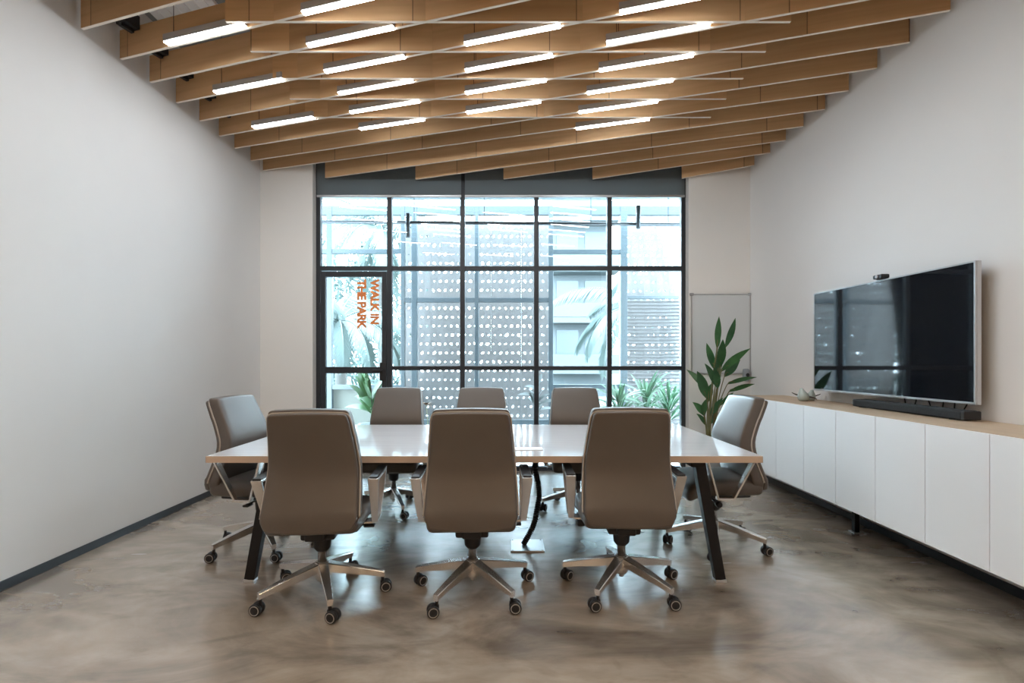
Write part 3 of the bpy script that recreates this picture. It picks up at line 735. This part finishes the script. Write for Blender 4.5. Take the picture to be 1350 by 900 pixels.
bases = [(-.04, .02), (.03, -.03), (.0, .04), (.05, .03), (-.03, -.04)]
for i, (tp, bs, w, dy) in enumerate(leaves):
    q = Vector((pb.x, PY, 0)); Yb = PY + dy * .7; Yt = PY + dy * 1.6
    T = P(tp[0], tp[1], Yt) - q; S = P(bs[0], bs[1], Yb) - q
    wd = w / F * PY
    upv = Vector((.25 * math.sin(i * 2.1), -1, .25 * math.cos(i * 1.7)))
    lf = B().blade(spine(S, T, -.012, .010 * math.sin(i)), wd * .98, .2, upv).obj('leaf', M['leaf'], plant, fix=False)
    bx, by = bases[i % 5]; g = Vector((bx * .6, by * .6, .30)); mid = g.lerp(S, .55) + Vector(((g.x - S.x) * .15, 0, .02))
    B().tube(interp([g, mid, S, S.lerp(T, .25)], 12), .0065, 6, .003).obj('stem', M['stem'], lf)

# ------------------------------------------------------------------ balcony and outdoors
struct(B().box(-6, 6, YB + .26, 8.75, -.15, -.01), 'trim_1', M['deck'], 'pale tiled balcony floor outside the window', 'balcony floor')
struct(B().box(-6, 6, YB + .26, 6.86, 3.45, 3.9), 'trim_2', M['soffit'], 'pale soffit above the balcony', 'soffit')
YO = 8.0; kx = lambda px, Y=YO: (px - VX) / F * Y; kz = lambda py, Y=YO: H - (py - VY) / F * Y
fr = thing('balcony_glazing', 'pale blue aluminium frame along the balcony edge', 'frame', (0, YO, 0))
for px, w in ((405, 7), (435, 7), (531.5, 5), (546.5, 7), (628.5, 5), (726, 6), (822, 9), (905, 8)):
    B().box(kx(px) - w * .006, kx(px) + w * .006, -.04, .04, 0, kz(272), .004).obj('post', M['paleframe'], fr)
for a, c, y, th in ((400, 915, 278, 12), (405, 531, 331.5, 6), (726, 822, 332, 6), (531, 726, 395.5, 6), (405, 531, 510, 6), (726, 822, 509.5, 6), (531, 726, 556, 6), (826, 905, 392, 4)):
    B().box(kx(a), kx(c), -.032, .032, kz(y + th / 2), kz(y - th / 2), .004).obj('rail', M['paleframe'], fr)
B().box(kx(400), kx(531), 8.10, 8.2, -.01, .86, .004).obj('parapet_wall', M['parapet'])
tag(bpy.data.objects['parapet_wall'], 'low cream parapet outside the glass door', 'parapet', None, 'structure')
# perforated panels
YP = 8.55
def perf_panel(x0, x1, z0, z1, label, seed):
    rnd = random.Random(seed); cw = .108; ch = .148; nx = max(1, round((x1 - x0) / cw)); nz = max(1, round((z1 - z0) / ch))
    cw = (x1 - x0) / nx; ch = (z1 - z0) / nz
    t = thing('perforated_panel', label, 'screen panel', ((x0 + x1) / 2, YP, z0), 0, 'perforated sun screen panels')
    b = B(); bm = b.bm; V = {}
    def gv(i, j):
        if (i, j) not in V: V[(i, j)] = bm.verts.new((x0 + i * cw - (x0 + x1) / 2, .004 * math.sin(i * 2.4 + j), j * ch))
        return V[(i, j)]
    for i in range(nx):
        for j in range(nz):
            c0 = [gv(i, j), gv(i + 1, j), gv(i + 1, j + 1), gv(i, j + 1)]
            ccx = sum(v.co.x for v in c0) / 4 + (.010 if j % 2 else -.010); ccz = sum(v.co.z for v in c0) / 4; yy = sum(v.co.y for v in c0) / 4
            r = .0195 * rnd.uniform(.55, 1.3); el = rnd.uniform(1.0, 1.5); ro = rnd.uniform(.3, 1.2) * (1 if rnd.random() < .8 else -1)
            hole = []
            for q in range(8):
                a = PI / 4 * q + PI * 1.25
                u, v = r * el * math.cos(a - ro), r / el ** .5 * math.sin(a - ro)
                hole.append(bm.verts.new((ccx + u * math.cos(ro) - v * math.sin(ro), yy, ccz + u * math.sin(ro) + v * math.cos(ro))))
            for q in range(4):
                a0, a1, a2 = hole[2 * q], hole[2 * q + 1], hole[(2 * q + 2) % 8]
                bm.faces.new((c0[q], c0[(q + 1) % 4], a2, a1)); bm.faces.new((c0[q], a1, a0))
    o = b.obj('sheet', M['perf'], t)
    md = o.modifiers.new('thickness', 'SOLIDIFY'); md.thickness = .004
    b = B()
    for x in (x0 + .013, x1 - .013): b.box(x - (x0 + x1) / 2 - .012, x - (x0 + x1) / 2 + .012, .01, .05, 0, z1 - z0, .002)
    b.obj('upright', M['paleframe'], t)
xsn = [kx(528, YP) + i * (kx(727, YP) - kx(528, YP)) / 5 for i in range(6)]
pn = ['leftmost', 'second from left', 'third from left', 'fourth from left', 'fifth from left']
zt_ = kz(294, YP)
for i in range(5):
    perf_panel(xsn[i] + .0004, xsn[i + 1] - .0004, -.01, zt_, 'grey perforated metal panel of the middle screen outside, %s' % pn[i], 50 + i)
perf_panel(kx(824, YP), kx(865.47, YP), -.01, kz(284, YP), 'grey perforated metal panel of the right screen, left of two', 70)
perf_panel(kx(865.53, YP), kx(915, YP), -.01, kz(284, YP), 'grey perforated metal panel of the right screen, right of two', 71)
t = thing('louvre_screen', 'grey horizontal louvre screen outside the right pane', 'louvre', (kx(863, 8.3), 8.3, 0))
b = B(); wv = (kx(903, 8.3) - kx(826, 8.3)) / 2; nsl = 40; ztop = kz(393, 8.3)
for i in range(nsl):
    z = .1 + (ztop - .1) * i / (nsl - 1); b.box(-wv, wv, -.003, .003, -.018, .018, 0, Matrix.Translation((0, 0, z)) @ Matrix.Rotation(R(52), 4, 'X'))
b.obj('slats', M['perf'], t)
for sx in (-1, 1): B().box(sx * wv - .02, sx * wv + .02, -.03, .03, 0, ztop + .03, .003).obj('post', M['paleframe'], t)
# suspended rail outside the glass
YT = 6.65
t = thing('suspended_rail', 'dark pendant rail hanging across the balcony', 'light rail', (0, YT, kz(294, YT)))
B().cyl((kx(395, YT), 0, .02), (kx(925, YT), 0, -.02), .022, 14).obj('rail_tube', M['frame'], t)
for px, y0, y1 in ((538.5, 282.5, 313.5), (840.5, 272, 302)):
    B().cyl((kx(px, YT), -.04, kz(y0, YT) - kz(294, YT)), (kx(px, YT), -.04, kz(y1, YT) - kz(294, YT)), .028, 18).obj('spotlight', M['frame'], t)
for px in (546, 638.5, 779, 881):
    x = kx(px, YT); B().cyl((x, 0, .01), (x, 0, 3.45 - kz(294, YT)), .004, 6).obj('wire', M['black'], t)
# balcony plants
def balcony_plant(name, label, loc, leafs, m, potr, poth, stemh, width, seed, spread=1.0, group='balcony plants'):
    rnd = random.Random(seed); t = thing(name, label, 'plant', loc, 0, group)
    B().lathe([(potr * .75, 0), (potr, poth), (potr * .9, poth), (potr * .85, poth * .93), (.01, poth * .92)], 24).obj('pot', M['pot'], t)
    for i in range(leafs):
        a = i * 2.399 + rnd.uniform(-.3, .3); el = rnd.uniform(.15, 1.25) if name != 'spiky_plant' else rnd.uniform(.35, 1.4); L = rnd.uniform(.75, 1.1) * spread
        base = Vector((0, 0, poth + stemh * rnd.uniform(.3, 1.0))); d = Vector((math.cos(a) * math.cos(el), math.sin(a) * math.cos(el), math.sin(el)))
        tip = base + d * L; tip.z -= .12 * L
        B().blade(spine(base, tip, -.10 * L, 0), width, .22, Vector((-.2, -.6, 1)), (lambda u: (math.sin(PI * (u * .94 + .05)) ** .8)) ).obj('leaf', m, t, fix=False)
    if stemh > .2: B().tube(interp([Vector((0, 0, poth * .9)), Vector((.02, 0, poth + stemh * .5)), Vector((0, .01, poth + stemh))], 8), .018, 8, .012).obj('trunk', M['trunk'], t)
    return t
pl = P(489, 560, 6.95)
balcony_plant('balcony_plant', 'bright green leafy plant in a grey pot outside the door', (pl.x, 6.95, -.01), 26, M['brightleaf'], .17, .44, .35, .10, 3, .50)
pa = P(850, 560, 7.15)
spk = None
for dx, hgt, sd, sprd in ((-.36, .42, 8, .52), (.03, .52, 9, .58), (.34, .40, 10, .55)):
    q = balcony_plant('spiky_plant', 'spiky green plant with three heads outside the right pane', (pa.x + dx, 7.15, -.01), 30, M['agave'], .13, .30, hgt, .042, sd, sprd, None)
    if spk is None: spk = q
    else:
        off = q.location - spk.location
        for c in list(q.children):
            c.parent = spk; c.location = c.location + off
        bpy.data.objects.remove(q)
pg = P(708, 560, 7.3)
balcony_plant('grey_plant', 'small grey leaved plant outside behind the right mullion', (pg.x, 7.3, -.01), 16, M['greyleaf'], .12, .35, .55, .07, 15, .30)
pd = P(562, 532, 6.6)
t = thing('dried_flower', 'brown dried flower head outside beside the back row chair', 'flower', (pd.x, 6.6, -.01))
b = B()
for i in range(12):
    a = i * 2.4; b.blade(spine(Vector((0, 0, pd.z - .01)), Vector((math.cos(a) * .09, math.sin(a) * .06, pd.z + .03 * math.sin(i))), -.01, 0, 5), .045, .2)
b.obj('petals', M['dried'], t, fix=False)
B().tube([(0, 0, .28), (.02, 0, .5), (0, 0, pd.z)], .005, 6).obj('stem', M['stem'], t)
B().lathe([(.08, 0), (.10, .30), (.085, .30), (.02, .28)], 20).obj('pot', M['pot'], t)
# palms
def palm(loc, crown, label, n, L, seed, az=(0, 2 * PI)):
    rnd = random.Random(seed); t = thing('palm_tree', label, 'palm tree', loc, 0, 'palms beyond the balcony')
    cz = crown - loc[2]
    B().tube(interp([Vector((.15, .1, 0)), Vector((.05, .05, cz * .5)), Vector((0, 0, cz))], 12), .14, 12, .09).obj('trunk', M['trunk'], t)
    for i in range(n):
        a = az[0] + (az[1] - az[0]) * (i + rnd.uniform(-.3, .3)) / n; el = rnd.uniform(-.15, 1.1); l = L * rnd.uniform(.8, 1.1)
        pts = []
        p = Vector((0, 0, cz)); e = el
        for q in range(15):
            pts.append(p.copy()); p = p + Vector((math.cos(a) * math.cos(e), math.sin(a) * math.cos(e), math.sin(e))) * (l / 14); e -= (.105 + .02 * q / 14)
        b = B(); b.tube(pts, .018, 5, .004)
        fine = interp(pts, 46)
        for q in range(4, 45):
            d = (fine[min(q + 1, 45)] - fine[q - 1]).normalized(); sd = d.cross(Vector((0, 0, 1)))
            if sd.length < 1e-3: continue
            sd.normalize(); u = q / 45; ll = .46 * L / 2.2 * math.sin(PI * (.12 + .82 * u)) ** .7
            for s in (-1, 1):
                tipp = fine[q] + (sd * s * .62 + d * .55 + Vector((0, 0, -.62 - .25 * rnd.random()))).normalized() * ll
                midp = fine[q].lerp(tipp, .5) + Vector((0, 0, .05 * ll))
                b.blade([fine[q], midp, tipp], .030, .15, Vector((0, -1, .6)), lambda v: (.6, 1, .08)[int(round(v * 2))])
        b.obj('frond', M['palm'], t, fix=False)
pc = P(446, 425, 9.75); palm((pc.x, 9.75, -.6), pc.z, 'palm tree outside the door with drooping fronds, nearer of the left palms', 22, 2.1, 4)
pc = P(500, 300, 12.4); palm((pc.x, 12.4, -.6), pc.z, 'tall palm tree outside left of the screen, behind the nearer palm', 24, 2.7, 6)
pc = P(842, 405, 11.5); palm((pc.x, 11.5, -.6), pc.z, 'palm tree behind the right screen with fronds reaching left', 18, 2.3, 9)
# dense planting behind the palms
t = B(); rnd = random.Random(21)
for i in range(3300):
    x = rnd.uniform(-7.4, -3.3); z = rnd.uniform(-.6, 6.3) ; y = 15.2 + rnd.uniform(-.5, .5) + .25 * math.sin(x * 3)
    if z > 5.2 + .7 * math.sin(x * 2.1): continue
    a = rnd.uniform(0, 2 * PI); d = Vector((math.cos(a), -.35, math.sin(a) - .4)).normalized() * rnd.uniform(.25, .6)
    t.blade([Vector((x, y, z)), Vector((x, y, z)) + d * .5 + Vector((0, 0, .04)), Vector((x, y, z)) + d], .07, .2, Vector((0, -1, .4)), lambda v: (.6, 1, .08)[int(round(v * 2))])
tag(t.obj('hedge', M['palm'], fix=False), 'dense pale green planting behind the palms at left', 'hedge', None, 'stuff')
# far building
t = thing('apartment_building', 'white apartment block with balconies seen between the screens', 'building', (2.35, 27, -.6))
B().box(0, 3.2, 0, 8, 0, 13.5).obj('walls', M['bldwall'], t)
for i in range(5): B().box(-.15, 3.35, -1.1, .02, 1.2 + i * 2.6, 1.5 + i * 2.6, .02).obj('balcony_slab', M['bldwall'], t)
for i in range(5): B().box(-.15, 3.35, -1.12, -1.06, 1.5 + i * 2.6, 2.2 + i * 2.6, .01).obj('balustrade', M['bldwall'], t)
for i in range(5):
    for j in range(2):
        B().box(.25 + j * 1.5, 1.4 + j * 1.5, -.04, .02, 1.6 + i * 2.6, 3.5 + i * 2.6).obj('window', M['bldglass'], t)
struct(B().box(-60, 60, 8.75, 90, -.75, -.6), 'ground', M['ground'], 'pale ground beyond the balcony', 'ground')

# ------------------------------------------------------------------ world, camera, view
w = bpy.data.worlds.new('bright_overcast_sky'); bpy.context.scene.world = w; w.use_nodes = True
bg = w.node_tree.nodes['Background']; bg.inputs[0].default_value = (0.66, 0.86, 1.0, 1); bg.inputs[1].default_value = 17.0
cam = bpy.data.cameras.new('camera'); co = bpy.data.objects.new('camera', cam); C.objects.link(co)
co.location = (0, 0, H); co.rotation_euler = (PI / 2, 0, 0)
cam.sensor_width = 36; cam.lens = F / 1350 * 36; cam.shift_x = (675 - VX) / 1350; cam.shift_y = (VY - 450) / 1350; cam.clip_end = 300; cam.clip_start = .05
sc = bpy.context.scene; sc.camera = co
sc.view_settings.view_transform = 'Standard'; sc.view_settings.look = 'None'; sc.view_settings.gamma = 1; sc.view_settings.use_curve_mapping = False
sc.view_settings.exposure = 0.85
sc.cycles.use_denoising = True; sc.cycles.max_bounces = 10; sc.cycles.diffuse_bounces = 6; sc.cycles.glossy_bounces = 4; sc.cycles.transparent_max_bounces = 24
sc.cycles.caustics_reflective = False; sc.cycles.caustics_refractive = False; sc.cycles.sample_clamp_indirect = 6
